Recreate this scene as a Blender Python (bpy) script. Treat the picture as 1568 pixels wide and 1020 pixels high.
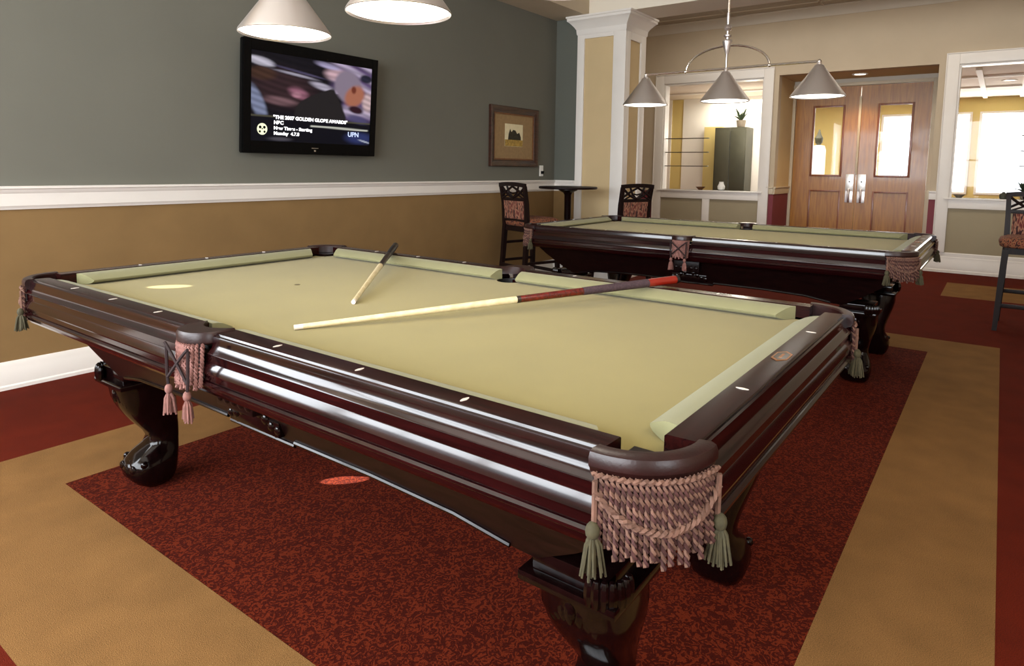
import bpy, bmesh, math, random
from mathutils import Vector, Matrix
random.seed(7)
for o in list(bpy.data.objects): bpy.data.objects.remove(o)
SC = bpy.context.scene
COL = SC.collection
R = math.radians
PI = math.pi

# ------------------------------------------------------------------ camera
def make_camera():
    yaw, pitch, roll = 0.6362, 0.1074, 0.0131
    f = Vector((math.cos(yaw)*math.cos(pitch), math.sin(yaw)*math.cos(pitch), -math.sin(pitch)))
    r = Vector((math.sin(yaw), -math.cos(yaw), 0)); u = r.cross(f)
    c, s = math.cos(roll), math.sin(roll)
    r2 = c*r + s*u; u2 = -s*r + c*u
    m = Matrix(((r2.x, u2.x, -f.x, -1.5142), (r2.y, u2.y, -f.y, -1.5759), (r2.z, u2.z, -f.z, 1.2173), (0, 0, 0, 1)))
    cd = bpy.data.cameras.new('camera'); cam = bpy.data.objects.new('camera', cd); COL.objects.link(cam)
    cam.matrix_world = m
    cd.sensor_width = 36; cd.lens = 1009.9/1568*36
    cd.shift_y = -(510-366.9)/1568
    cd.clip_start = 0.02; cd.clip_end = 100
    SC.camera = cam
make_camera()

# ------------------------------------------------------------------ world, view, large lights
SC.view_settings.view_transform = 'Standard'
SC.view_settings.look = 'None'
SC.view_settings.gamma = 1
SC.view_settings.use_curve_mapping = False
SC.view_settings.exposure = -0.08
w = bpy.data.worlds.new('daylight'); SC.world = w; w.use_nodes = True
bg = w.node_tree.nodes['Background']; bg.inputs[0].default_value = (0.93, 0.96, 1.0, 1); bg.inputs[1].default_value = 2.2

def area(name, loc, target, sx, sy, energy, color=(1, 1, 1)):
    l = bpy.data.lights.new(name, 'AREA'); l.shape = 'RECTANGLE'; l.size = sx; l.size_y = sy; l.energy = energy; l.color = color
    o = bpy.data.objects.new(name, l); COL.objects.link(o); o.location = loc
    o.rotation_euler = (Vector(target)-Vector(loc)).to_track_quat('-Z', 'Z').to_euler()
    return o
def spot(name, loc, target, energy, angle, color=(1, .8, .6), blend=.6, rad=.03):
    l = bpy.data.lights.new(name, 'SPOT'); l.energy = energy; l.color = color; l.spot_size = R(angle); l.spot_blend = blend; l.shadow_soft_size = rad
    o = bpy.data.objects.new(name, l); COL.objects.link(o); o.location = loc
    o.rotation_euler = (Vector(target)-Vector(loc)).to_track_quat('-Z', 'Z').to_euler()
    return o
def point(name, loc, energy, color, rad=.04):
    l = bpy.data.lights.new(name, 'POINT'); l.energy = energy; l.color = color; l.shadow_soft_size = rad
    o = bpy.data.objects.new(name, l); COL.objects.link(o); o.location = loc
    return o
DAY = (.90, .95, 1.0)
WIN_BACK = [(-2.2, -.45), (-.41, 1.1), (1.14, 2.62)]          # y ranges of the daylight windows behind the camera
for i, (a, b) in enumerate(WIN_BACK):
    area('window_daylight', (-3.62, (a+b)/2, 1.76), (0, (a+b)/2, 1.6), b-a-.01, 1.9, 92*(b-a), DAY)
area('left_window_daylight', (-2.88, 2.67, 1.76), (-2.88, 0, 1.76), 1.36, 1.9, 108, DAY)
area('passage_fill', (6.5, .2, 3.36), (6.9, .2, 0), .8, 5.0, 58, (1, .90, .76))  # added fill without a fixture, brightens the door wall
area('right_window_daylight', (-2.3, -4.64, 1.6), (-2.3, 0, 1.5), 1.6, 1.5, 60, DAY)
area('hall_daylight', (13.62, -1.0, 1.7), (0, -1.0, 1.7), 3.2, 1.8, 300, (1, .97, .9))
area('hall_ceiling_light', (11.0, 1.2, 2.55), (11.0, 1.2, 0), 1.6, 3.6, 150, (1, .92, .78))
point('hall_fill', (10.2, 2.0, 1.9), 30, (1, .9, .74), .12)  # fill light added to lift the hall ceiling, no lamp stands here
area('room_fill', (-.8, -3.2, 3.2), (-.6, -2.6, 0), 2.2, 1.2, 60, (1, .88, .72))  # unseen ambient fill, added to raise the room's overall light

# ------------------------------------------------------------------ materials
def new_mat(name):
    m = bpy.data.materials.new(name); m.use_nodes = True
    nt = m.node_tree; b = nt.nodes['Principled BSDF']
    return m, nt, b
def N(nt, t, **kw):
    n = nt.nodes.new(t)
    for k, v in kw.items(): setattr(n, k, v)
    return n
def lin(c):
    return tuple(((x/255)/12.92 if x/255 <= .04045 else ((x/255+.055)/1.055)**2.4) for x in c)+(1,)
def plain(name, rgb, rough=.5, metal=0, spec=.5, noise=0, nscale=20, bump=0, bscale=200, coat=0, sheen=0):
    m, nt, b = new_mat(name)
    c = lin(rgb); b.inputs['Base Color'].default_value = c
    b.inputs['Roughness'].default_value = rough; b.inputs['Metallic'].default_value = metal
    b.inputs['Specular IOR Level'].default_value = spec
    b.inputs['Coat Weight'].default_value = coat; b.inputs['Coat Roughness'].default_value = .08
    b.inputs['Sheen Weight'].default_value = sheen
    tc = N(nt, 'ShaderNodeTexCoord')
    if noise:
        n = N(nt, 'ShaderNodeTexNoise'); n.inputs['Scale'].default_value = nscale; n.inputs['Detail'].default_value = 4
        nt.links.new(tc.outputs['Object'], n.inputs['Vector'])
        r = N(nt, 'ShaderNodeValToRGB')
        r.color_ramp.elements[0].position = .3; r.color_ramp.elements[1].position = .7
        r.color_ramp.elements[0].color = tuple(x*(1-noise) for x in c[:3])+(1,)
        r.color_ramp.elements[1].color = tuple(min(1, x*(1+noise)) for x in c[:3])+(1,)
        nt.links.new(n.outputs['Fac'], r.inputs[0]); nt.links.new(r.outputs[0], b.inputs['Base Color'])
    if bump:
        n2 = N(nt, 'ShaderNodeTexNoise'); n2.inputs['Scale'].default_value = bscale; n2.inputs['Detail'].default_value = 2
        nt.links.new(tc.outputs['Object'], n2.inputs['Vector'])
        bp = N(nt, 'ShaderNodeBump'); bp.inputs['Strength'].default_value = bump; bp.inputs['Distance'].default_value = .003
        nt.links.new(n2.outputs['Fac'], bp.inputs['Height']); nt.links.new(bp.outputs[0], b.inputs['Normal'])
    return m
def wood(name, dark, light, scale=(1, 30, 30), rough=.3, coat=.3, axis_scale=3, spec=.5):
    m, nt, b = new_mat(name)
    tc = N(nt, 'ShaderNodeTexCoord'); mp = N(nt, 'ShaderNodeMapping'); mp.inputs['Scale'].default_value = scale
    n = N(nt, 'ShaderNodeTexNoise'); n.inputs['Scale'].default_value = axis_scale; n.inputs['Detail'].default_value = 6; n.inputs['Distortion'].default_value = .6
    r = N(nt, 'ShaderNodeValToRGB'); r.color_ramp.elements[0].position = .35; r.color_ramp.elements[1].position = .68
    r.color_ramp.elements[0].color = lin(dark); r.color_ramp.elements[1].color = lin(light)
    nt.links.new(tc.outputs['Object'], mp.inputs[0]); nt.links.new(mp.outputs[0], n.inputs['Vector'])
    nt.links.new(n.outputs['Fac'], r.inputs[0]); nt.links.new(r.outputs[0], b.inputs['Base Color'])
    b.inputs['Roughness'].default_value = rough; b.inputs['Coat Weight'].default_value = coat; b.inputs['Coat Roughness'].default_value = .06; b.inputs['Specular IOR Level'].default_value = spec
    return m
def emis(name, rgb, strength):
    m, nt, b = new_mat(name)
    b.inputs['Base Color'].default_value = lin(rgb); b.inputs['Emission Color'].default_value = lin(rgb); b.inputs['Emission Strength'].default_value = strength
    return m
def carpet(name, base, light=None, scale=70):
    m, nt, b = new_mat(name)
    tc = N(nt, 'ShaderNodeTexCoord')
    fz = N(nt, 'ShaderNodeTexNoise'); fz.inputs['Scale'].default_value = 380; fz.inputs['Detail'].default_value = 2
    nt.links.new(tc.outputs['Object'], fz.inputs['Vector'])
    mix = N(nt, 'ShaderNodeMix', data_type='RGBA', blend_type='MULTIPLY'); mix.inputs[0].default_value = 1
    rr = N(nt, 'ShaderNodeValToRGB'); rr.color_ramp.elements[0].color = (.6, .6, .6, 1); rr.color_ramp.elements[1].color = (1.3, 1.3, 1.3, 1)
    rr.color_ramp.elements[0].position = .3; rr.color_ramp.elements[1].position = .7
    nt.links.new(fz.outputs['Fac'], rr.inputs[0]); nt.links.new(rr.outputs[0], mix.inputs[7])
    if light:
        n = N(nt, 'ShaderNodeTexNoise'); n.inputs['Scale'].default_value = scale; n.inputs['Detail'].default_value = 1.5; n.inputs['Distortion'].default_value = 2.2
        nt.links.new(tc.outputs['Object'], n.inputs['Vector'])
        r = N(nt, 'ShaderNodeValToRGB'); e = r.color_ramp.elements
        e[0].position = .49; e[0].color = lin(base); e[1].position = .56; e[1].color = lin(light)
        nt.links.new(n.outputs['Fac'], r.inputs[0]); nt.links.new(r.outputs[0], mix.inputs[6])
    else:
        n = N(nt, 'ShaderNodeTexNoise'); n.inputs['Scale'].default_value = 6; n.inputs['Detail'].default_value = 3
        nt.links.new(tc.outputs['Object'], n.inputs['Vector'])
        r = N(nt, 'ShaderNodeValToRGB'); e = r.color_ramp.elements
        c = lin(base); e[0].position = .3; e[0].color = tuple(x*.88 for x in c[:3])+(1,); e[1].position = .7; e[1].color = tuple(x*1.1 for x in c[:3])+(1,)
        nt.links.new(n.outputs['Fac'], r.inputs[0]); nt.links.new(r.outputs[0], mix.inputs[6])
    nt.links.new(mix.outputs[2], b.inputs['Base Color'])
    b.inputs['Roughness'].default_value = .95; b.inputs['Specular IOR Level'].default_value = .1; 
    bp = N(nt, 'ShaderNodeBump'); bp.inputs['Strength'].default_value = .5; bp.inputs['Distance'].default_value = .004
    nt.links.new(fz.outputs['Fac'], bp.inputs['Height']); nt.links.new(bp.outputs[0], b.inputs['Normal'])
    return m
def glass_mat(name):
    m, nt, b = new_mat(name)
    g = N(nt, 'ShaderNodeBsdfGlossy'); g.inputs['Roughness'].default_value = .02
    t = N(nt, 'ShaderNodeBsdfTransparent'); mx = N(nt, 'ShaderNodeMixShader'); fr = N(nt, 'ShaderNodeFresnel'); fr.inputs[0].default_value = 1.3
    nt.links.new(fr.outputs[0], mx.inputs[0]); nt.links.new(t.outputs[0], mx.inputs[1]); nt.links.new(g.outputs[0], mx.inputs[2])
    nt.links.new(mx.outputs[0], nt.nodes['Material Output'].inputs[0]); nt.nodes.remove(b)
    return m
def tapestry(name, a, bcol, c3, sc=(60, 60, 60)):
    m, nt, b = new_mat(name)
    tc = N(nt, 'ShaderNodeTexCoord'); mp = N(nt, 'ShaderNodeMapping'); mp.inputs['Scale'].default_value = sc
    v = N(nt, 'ShaderNodeTexVoronoi'); v.inputs['Scale'].default_value = 1
    nt.links.new(tc.outputs['Object'], mp.inputs[0]); nt.links.new(mp.outputs[0], v.inputs['Vector'])
    r = N(nt, 'ShaderNodeValToRGB'); e = r.color_ramp.elements; e[0].position = .25; e[0].color = lin(a); e[1].position = .5; e[1].color = lin(bcol)
    e.new(.7).color = lin(c3)
    nt.links.new(v.outputs['Distance'], r.inputs[0]); nt.links.new(r.outputs[0], b.inputs['Base Color']); b.inputs['Roughness'].default_value = .9
    return m
M = dict(
    mahogany=wood('mahogany', (12, 2, 3), (30, 5, 6), (30, 1.2, 30), .12, .15, 4, .5),
    mahogany_end=wood('mahogany_end', (12, 2, 3), (30, 5, 6), (1.2, 30, 30), .12, .15, 4, .5),
    railtop=wood('railtop', (20, 5, 5), (38, 10, 8), (30, 1.5, 30), .22, .0, 4, .16),
    railtop_end=wood('railtop_end', (20, 5, 5), (38, 10, 8), (1.5, 30, 30), .22, .0, 4, .16),
    blackwood=wood('blackwood', (10, 3, 3), (22, 7, 6), (4, 4, 20), .3, .0, 4, .22),
    legwood=wood('legwood', (7, 2, 2), (15, 5, 5), (10, 10, 4), .12, .0, 4, .3),
    chairwood=wood('chairwood', (14, 5, 5), (30, 12, 10), (20, 20, 3), .5, .0, 4, .25),
    leather=plain('leather', (34, 13, 11), .33, spec=.4, noise=.2, nscale=30, bump=.08),
    pocketblack=plain('pocketblack', (10, 8, 8), .5),
    cloth=plain('cloth', (134, 122, 72), .95, spec=.15, noise=.035, nscale=5, bump=.15, bscale=900, sheen=.1),
    cushion=plain('cushion', (126, 123, 90), .95, spec=.15, noise=.03, nscale=9, bump=.15, bscale=900, sheen=.1),
    pearl=plain('pearl', (220, 208, 196), .3, coat=.5),
    brass=plain('brass', (190, 130, 80), .3, metal=.9),
    fringe_mid=plain('fringe_mid', (60, 28, 24), .85, noise=.25, nscale=60),
    fringe=plain('fringe', (100, 70, 56), .85, noise=.25, nscale=60),
    fringe_dark=plain('fringe_dark', (30, 10, 10), .9, noise=.3, nscale=60),
    tassel=plain('tassel', (60, 54, 32), .85, noise=.3, nscale=80),
    tassel_pink=plain('tassel_pink', (122, 82, 74), .85, noise=.25, nscale=80),
    slate=plain('slate', (111, 110, 100), .85, spec=.2, noise=.03, nscale=2, bump=.05, bscale=120),
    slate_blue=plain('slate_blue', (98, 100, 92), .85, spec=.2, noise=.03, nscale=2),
    tanwall=plain('tanwall', (134, 106, 68), .85, spec=.2, noise=.06, nscale=4, bump=.08, bscale=90),
    beige=plain('beige', (194, 178, 154), .85, spec=.2, noise=.03, nscale=3),
    panel=plain('panel', (204, 180, 138), .85, spec=.2, noise=.03, nscale=3),
    panelgrey=plain('panelgrey', (160, 148, 122), .85, spec=.2, noise=.03, nscale=3),
    trim=plain('trim', (232, 226, 218), .4, noise=.015, nscale=6),
    trimwarm=plain('trimwarm', (204, 190, 164), .5, noise=.02, nscale=6),
    lightcream=plain('lightcream', (232, 222, 204), .8, spec=.2),
    hallceil=plain('hallceil', (236, 226, 212), .9),
    plum=plain('plum', (120, 48, 58), .7, noise=.05, nscale=8),
    ceiling=plain('ceiling', (206, 198, 184), .9, noise=.02, nscale=5),
    tile=plain('tile', (190, 182, 168), .9, noise=.04, nscale=30),
    yellow=plain('yellow', (220, 200, 130), .85, noise=.03, nscale=3),
    white=plain('white', (245, 243, 236), .7, noise=.01),
    cabgreen=plain('cabgreen', (58, 58, 44), .6, noise=.15, nscale=6),
    doorwood=wood('doorwood', (146, 92, 24), (174, 118, 38), (14, 14, 1.0), .32, .25, 3),
    doordark=wood('doordark', (112, 54, 14), (140, 74, 24), (14, 14, 1.0), .35, .2, 3),
    nickel=plain('nickel', (232, 226, 224), .36, metal=1.0, bump=.03, bscale=60),
    nickel_bright=plain('nickel_bright', (226, 218, 208), .22, metal=1.0),
    steelplate=plain('steelplate', (236, 234, 230), .3, metal=.6),
    diffuser=emis('diffuser', (255, 250, 238), 7.0),
    led=emis('led', (255, 240, 215), 9.0),
    shadein=plain('shadein', (250, 248, 240), .6),
    tvblack=plain('tvblack', (8, 8, 9), .25, spec=.15),
    glass=glass_mat('glass'),
    frame=wood('frame', (40, 20, 13), (70, 38, 25), (4, 4, 30), .35, .3, 4),
    gold=plain('gold', (116, 74, 42), .4, metal=.3, noise=.2, nscale=40),
    matboard=plain('matboard', (150, 122, 84), .9, noise=.08, nscale=30),
    cream=plain('cream', (226, 214, 176), .9, noise=.06, nscale=30),
    paintdark=plain('paintdark', (52, 46, 30), .9, noise=.5, nscale=60),
    paintgold=plain('paintgold', (170, 138, 66), .9, noise=.35, nscale=40),
    floor_red=carpet('floor_red', (88, 24, 7)),
    floor_pattern=carpet('floor_pattern', (60, 11, 2), (98, 32, 12), 50),
    floor_tan=carpet('floor_tan', (126, 91, 52)),
    seatfab=tapestry('seatfab', (96, 26, 20), (146, 96, 62), (52, 12, 11)),
    backfab=tapestry('backfab', (92, 30, 26), (156, 108, 84), (46, 13, 13), (60, 60, 16)),
    maple=wood('maple', (204, 186, 142), (222, 208, 170), (20, 20, 20), .3, .4, 2),
    cuered=wood('cuered', (66, 9, 6), (100, 18, 10), (20, 20, 20), .25, .6, 3),
    cuewrap=plain('cuewrap', (58, 40, 46), .7, noise=.4, nscale=160),
    cueorange=plain('cueorange', (128, 26, 12), .3, coat=.6),
    cuedark=plain('cuedark', (34, 22, 16), .35, coat=.4),
    leaf=plain('leaf', (46, 62, 40), .7, noise=.3, nscale=30),
    pot=plain('pot', (120, 110, 96), .6, noise=.1, nscale=10),
    darkrod=plain('darkrod', (70, 62, 50), .5),
    spotmark=plain('spotmark', (80, 66, 36), .8),
)

# ------------------------------------------------------------------ mesh helpers
def fin(bm, name, mats, parent=None, angle=32, label=None, flat=False):
    bmesh.ops.recalc_face_normals(bm, faces=bm.faces)
    th = R(angle)
    if not flat:
        for f in bm.faces: f.smooth = True
        for e in bm.edges:
            if len(e.link_faces) == 2:
                try: a = e.calc_face_angle()
                except Exception: a = 0
                e.smooth = a < th
            else: e.smooth = False
    me = bpy.data.meshes.new(name); bm.to_mesh(me); bm.free()
    if not isinstance(mats, (list, tuple)): mats = [mats]
    for m in mats: me.materials.append(M[m] if isinstance(m, str) else m)
    o = bpy.data.objects.new(name, me); COL.objects.link(o)
    if parent is not None: o.parent = parent
    if label: o['label'] = label
    return o
def nb(): return bmesh.new()
def box(bm, lo, hi, mi=0, bevel=0):
    x0, y0, z0 = lo; x1, y1, z1 = hi
    vs = [bm.verts.new(p) for p in [(x0,y0,z0),(x1,y0,z0),(x1,y1,z0),(x0,y1,z0),(x0,y0,z1),(x1,y0,z1),(x1,y1,z1),(x0,y1,z1)]]
    fs = [bm.faces.new([vs[i] for i in q]) for q in [(0,3,2,1),(4,5,6,7),(0,1,5,4),(1,2,6,5),(2,3,7,6),(3,0,4,7)]]
    for f in fs: f.material_index = mi
    if bevel:
        es = list({e for f in fs for e in f.edges})
        bmesh.ops.bevel(bm, geom=es, offset=bevel, segments=2, affect='EDGES', profile=.6)
    return fs
def rings(bm, rs, closed_ring=True, cap=True, loop=False, mi=0):
    """rs: list of rings (list of points) lofted in order."""
    V = [[bm.verts.new(p) for p in r] for r in rs]
    n = len(V[0]); m = len(V)
    for i in range(m if loop else m-1):
        a, b = V[i], V[(i+1) % m]
        for j in range(n if closed_ring else n-1):
            k = (j+1) % n
            f = bm.faces.new((a[j], a[k], b[k], b[j])); f.material_index = mi
    if cap and not loop:
        for q in (V[0], V[-1]):
            try: f = bm.faces.new(q); f.material_index = mi
            except Exception: pass
    return V
def tube(bm, pts, rad, n=8, cap=True, mi=0, loop=False):
    pts = [Vector(p) for p in pts]
    if not isinstance(rad, (list, tuple)): rad = [rad]*len(pts)
    rs = []; up = None
    for i, p in enumerate(pts):
        a = pts[i-1] if (i > 0 or loop) else p; b = pts[(i+1) % len(pts)] if (i < len(pts)-1 or loop) else p
        t = (b-a).normalized()
        if up is None:
            up = Vector((0, 0, 1)) if abs(t.z) < .9 else Vector((1, 0, 0))
        s = t.cross(up).normalized(); up = s.cross(t).normalized()
        rs.append([p + rad[i]*(math.cos(2*PI*k/n)*s + math.sin(2*PI*k/n)*up) for k in range(n)])
    return rings(bm, rs, cap=cap, loop=loop, mi=mi)
def lathe(bm, prof, c=(0, 0, 0), n=24, mi=0, cap=True):
    rs = [[(c[0]+r*math.cos(2*PI*k/n), c[1]+r*math.sin(2*PI*k/n), c[2]+z) for k in range(n)] for r, z in prof]
    return rings(bm, rs, cap=cap, mi=mi)
def prism(bm, poly, axis, a, b, mi=0):
    def P(u, v, t):
        return {'x': (t, u, v), 'y': (u, t, v), 'z': (u, v, t)}[axis]
    return rings(bm, [[P(u, v, a) for u, v in poly], [P(u, v, b) for u, v in poly]], mi=mi)
def ball(bm, c, r, sx=1, sy=1, sz=1, n=10, mi=0):
    m = Matrix.Translation(c) @ Matrix.Diagonal((sx*r, sy*r, sz*r, 1))
    res = bmesh.ops.create_uvsphere(bm, u_segments=n, v_segments=max(6, n//2+1), radius=1, matrix=m)
    for v in res['verts']:
        for f in v.link_faces: f.material_index = mi
def empty(name, loc, rz=0):
    o = bpy.data.objects.new(name, None); COL.objects.link(o); o.location = loc; o.rotation_euler = (0, 0, rz); o.empty_display_size = .1
    return o
def tag(o, label, cat, group=None, kind=None):
    o['label'] = label; o['category'] = cat
    if group: o['group'] = group
    if kind: o['kind'] = kind
    return o
def struct(bm, name, mats, **kw):
    o = fin(bm, name, mats, **kw); o['kind'] = 'structure'; return o
def copy_tree(o, parent=None):
    c = o.copy(); COL.objects.link(c)
    c.parent = parent
    for ch in [x for x in KIDS.get(o.name, [])]:
        copy_tree(ch, c)
    return c
KIDS = {}
def index_kids():
    KIDS.clear()
    for o in bpy.data.objects:
        if o.parent: KIDS.setdefault(o.parent.name, []).append(o)

# ------------------------------------------------------------------ setting
YW, XD, XC = 2.65, 8.25, 5.0
XB, YR = -3.6, -4.6          # wall behind the camera, wall on the right
CEIL = 3.3
def rect_faces(bm, x0, x1, y0, y1, z, mi):
    vs = [bm.verts.new(p) for p in [(x0, y0, z), (x1, y0, z), (x1, y1, z), (x0, y1, z)]]
    f = bm.faces.new(vs); f.material_index = mi
# floor: one carpet, its colour fields laid edge to edge
bm = nb()
xs = [XB, -1.03, -.59, 3.76, 4.2, 6.33, 7.35, 13.6]; ys = [YR, -1.65, -1.25, -1.16, 1.21, 1.62, 5.0]
for i in range(len(xs)-1):
    for j in range(len(ys)-1):
        cx = (xs[i]+xs[i+1])/2; cy = (ys[j]+ys[j+1])/2
        mi = 0
        if -1.03 < cx < 4.2 and -1.65 < cy < 1.62: mi = 1
        if -.59 < cx < 3.76 and -1.25 < cy < 1.21: mi = 2
        if 6.33 < cx < 7.35 and cy < -1.16: mi = 1
        rect_faces(bm, xs[i], xs[i+1], ys[j], ys[j+1], 0, mi)
bmesh.ops.remove_doubles(bm, verts=bm.verts, dist=1e-5)
ret = bmesh.ops.extrude_face_region(bm, geom=list(bm.faces))
for v in [g for g in ret['geom'] if isinstance(g, bmesh.types.BMVert)]: v.co.z = -.08
struct(bm, 'floor', ['floor_red', 'floor_tan', 'floor_pattern'], flat=True)

# left wall (television wall): slate above the rail, tan below
bm = nb()
box(bm, (-2.2, YW, 1.0), (XC+.02, YW+.12, CEIL), 0); box(bm, (-2.2, YW, 0), (XC+.02, YW+.12, 1.0), 1)
box(bm, (XB, YW, 1.0), (-3.57, YW+.12, CEIL), 0); box(bm, (XB, YW, 0), (-3.57, YW+.12, 1.0), 1); box(bm, (-3.57, YW, 0), (-2.2, YW+.12, .8), 1); box(bm, (-3.57, YW, 2.72), (-2.2, YW+.12, CEIL), 0)
struct(bm, 'wall_left', ['slate', 'tanwall'], flat=True)
# slate return between that wall and the column
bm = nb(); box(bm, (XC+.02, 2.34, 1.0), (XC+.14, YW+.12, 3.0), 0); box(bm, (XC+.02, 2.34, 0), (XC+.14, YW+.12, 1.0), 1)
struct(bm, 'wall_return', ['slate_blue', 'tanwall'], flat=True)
# chair rail profile
rail_prof = [(0, 0), (.012, 0), (.016, .012), (.022, .02), (.022, .085), (.030, .095), (.034, .108), (.045, .112), (.045, .125), (0, .125)]
def run_x(name, prof, x0, x1, y, z, mat, sgn=-1):
    bm = nb(); rings(bm, [[(x, y+sgn*u, z+v) for u, v in prof] for x in (x0, x1)]); return struct(bm, name, mat)
def run_y(name, prof, y0, y1, x, z, mat, sgn=-1):
    bm = nb(); rings(bm, [[(x+sgn*u, y, z+v) for u, v in prof] for y in (y0, y1)]); return struct(bm, name, mat)
run_x('trim_1', rail_prof, -2.12, XC+.02, YW, .965, 'trim')
run_y('trim_2', rail_prof, 2.36, YW, XC+.02, .965, 'trim')
base_prof = [(0, 0), (.024, 0), (.024, .018), (.018, .026), (.018, .10), (.014, .108), (.014, .128), (.006, .148), (0, .15)]
run_x('baseboard_left', base_prof, XB, XC+.02, YW, 0, 'trim')
run_y('baseboard_return', base_prof, 2.36, YW, XC+.02, 0, 'trim')

# soffit, header beam and ceiling
bm = nb(); box(bm, (XB, 2.22, 2.9), (5.5, YW, CEIL)); struct(bm, 'trim_3', 'beige', flat=True)
bm = nb(); box(bm, (XC, YR, 2.9), (5.5, 2.22, CEIL)); struct(bm, 'trim_4', 'lightcream', flat=True)
bm = nb(); box(bm, (XB-.1, YR-.1, CEIL), (5.5, YW+.12, CEIL+.1)); struct(bm, 'ceiling', 'ceiling', flat=True)
bm = nb(); box(bm, (5.5, YR-.1, 3.42), (XD+.1, 5.1, 3.52), 0)
for i in range(9):
    y = YR+.2+i*1.22
    box(bm, (5.5, y, 3.41), (XD, y+.03, 3.425), 1)
for i in range(3): box(bm, (6.1+i*.9, YR, 3.41), (6.13+i*.9, 5.0, 3.425), 1)
struct(bm, 'ceiling_passage', ['tile', 'ceiling'], flat=True)
crown = [(0, 0), (.012, 0), (.02, .03), (.05, .07), (.085, .10), (.10, .11), (.10, .13), (0, .13)]
run_y('trim_5', crown, YR, 5.0, XD, 3.29, 'ceiling')

# column with recessed panels and a crown
bm = nb()
y0, y1, x1 = 1.76, 2.36, 5.5
box(bm, (XC+.02, y0+.02, 0), (x1-.02, y1-.02, 2.9), 1)
for (a, b) in ((y0, y0+.15), (y1-.09, y1)): box(bm, (XC, a, 0), (XC+.03, b, 2.9), 0, .004)
box(bm, (XC, y0+.15, 2.66), (XC+.03, y1-.09, 2.9), 0); box(bm, (XC, y0+.15, 0), (XC+.03, y1-.09, .22), 0)
for (a, b) in ((XC+.031, XC+.12), (x1-.12, x1)): box(bm, (a, y0, 0), (b, y0+.03, 2.9), 0, .004)
box(bm, (XC+.12, y0, 2.62), (x1-.12, y0+.03, 2.9), 0); box(bm, (XC+.12, y0, 0), (x1-.12, y0+.03, .22), 0)
box(bm, (x1-.03, y0+.031, 0), (x1, y1, 2.9), 0)
cp = [(0, 2.70), (.008, 2.715), (.012, 2.76), (.03, 2.79), (.06, 2.825), (.075, 2.84), (.09, 2.85), (.09, 2.875), (.10, 2.88), (.10, 2.899)]
rings(bm, [[(XC-u, y0-u, z), (x1+u, y0-u, z), (x1+u, y1+u, z), (XC-u, y1+u, z)] for u, z in cp], cap=True)
rings(bm, [[(XC-u, y0-u, z), (x1+u, y0-u, z), (x1+u, y1+u, z), (XC-u, y1+u, z)] for u, z in [(0, 0), (.025, 0), (.025, .12), (.012, .15), (0, .155)]], cap=True)
struct(bm, 'trim_6', ['trim', 'panel'], angle=25)

# door wall with two windows and a recess
RY0, RY1, RZ = -.85, 1.03, 2.56
W1 = (1.23, 2.73); W2 = (-2.9, -1.06); WZ = (.93, 2.54)
bm = nb()
def wallseg(a, b, z0, z1, mi=0): box(bm, (XD, a, z0), (XD+.14, b, z1), mi)
wallseg(W1[1], 5.0, .95, 3.42); wallseg(W1[1], 5.0, 0, .95, 1)
wallseg(*W1, WZ[1], 3.42); wallseg(*W1, 0, WZ[0], 2)
wallseg(RY1, W1[0], .95, 3.42); wallseg(RY1, W1[0], 0, .95, 1)
wallseg(RY0, RY1, RZ, 3.42)
wallseg(W2[1], RY0, .95, 3.42); wallseg(W2[1], RY0, 0, .95, 1)
wallseg(*W2, WZ[1], 3.42); wallseg(*W2, 0, WZ[0], 2)
wallseg(YR, W2[0], 0, 3.42)
struct(bm, 'wall_door', ['beige', 'plum', 'panelgrey'], flat=True)
# recess sides, top and the wall around the doors
XR = 9.1
bm = nb()
for (a, b) in ((RY1, RY1+.1), (RY0-.1, RY0)):
    box(bm, (XD+.141, a, .95), (XR, b, RZ+.1), 0); box(bm, (XD+.141, a, 0), (XR, b, .95), 1)
box(bm, (XD+.141, RY0, RZ), (XR, RY1, RZ+.1), 0)
box(bm, (XR, RY0-.1, 2.46), (XR+.1, RY1+.1, 2.75), 2); 
struct(bm, 'wall_recess', ['panel', 'plum', 'ceiling'], flat=True)
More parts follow.
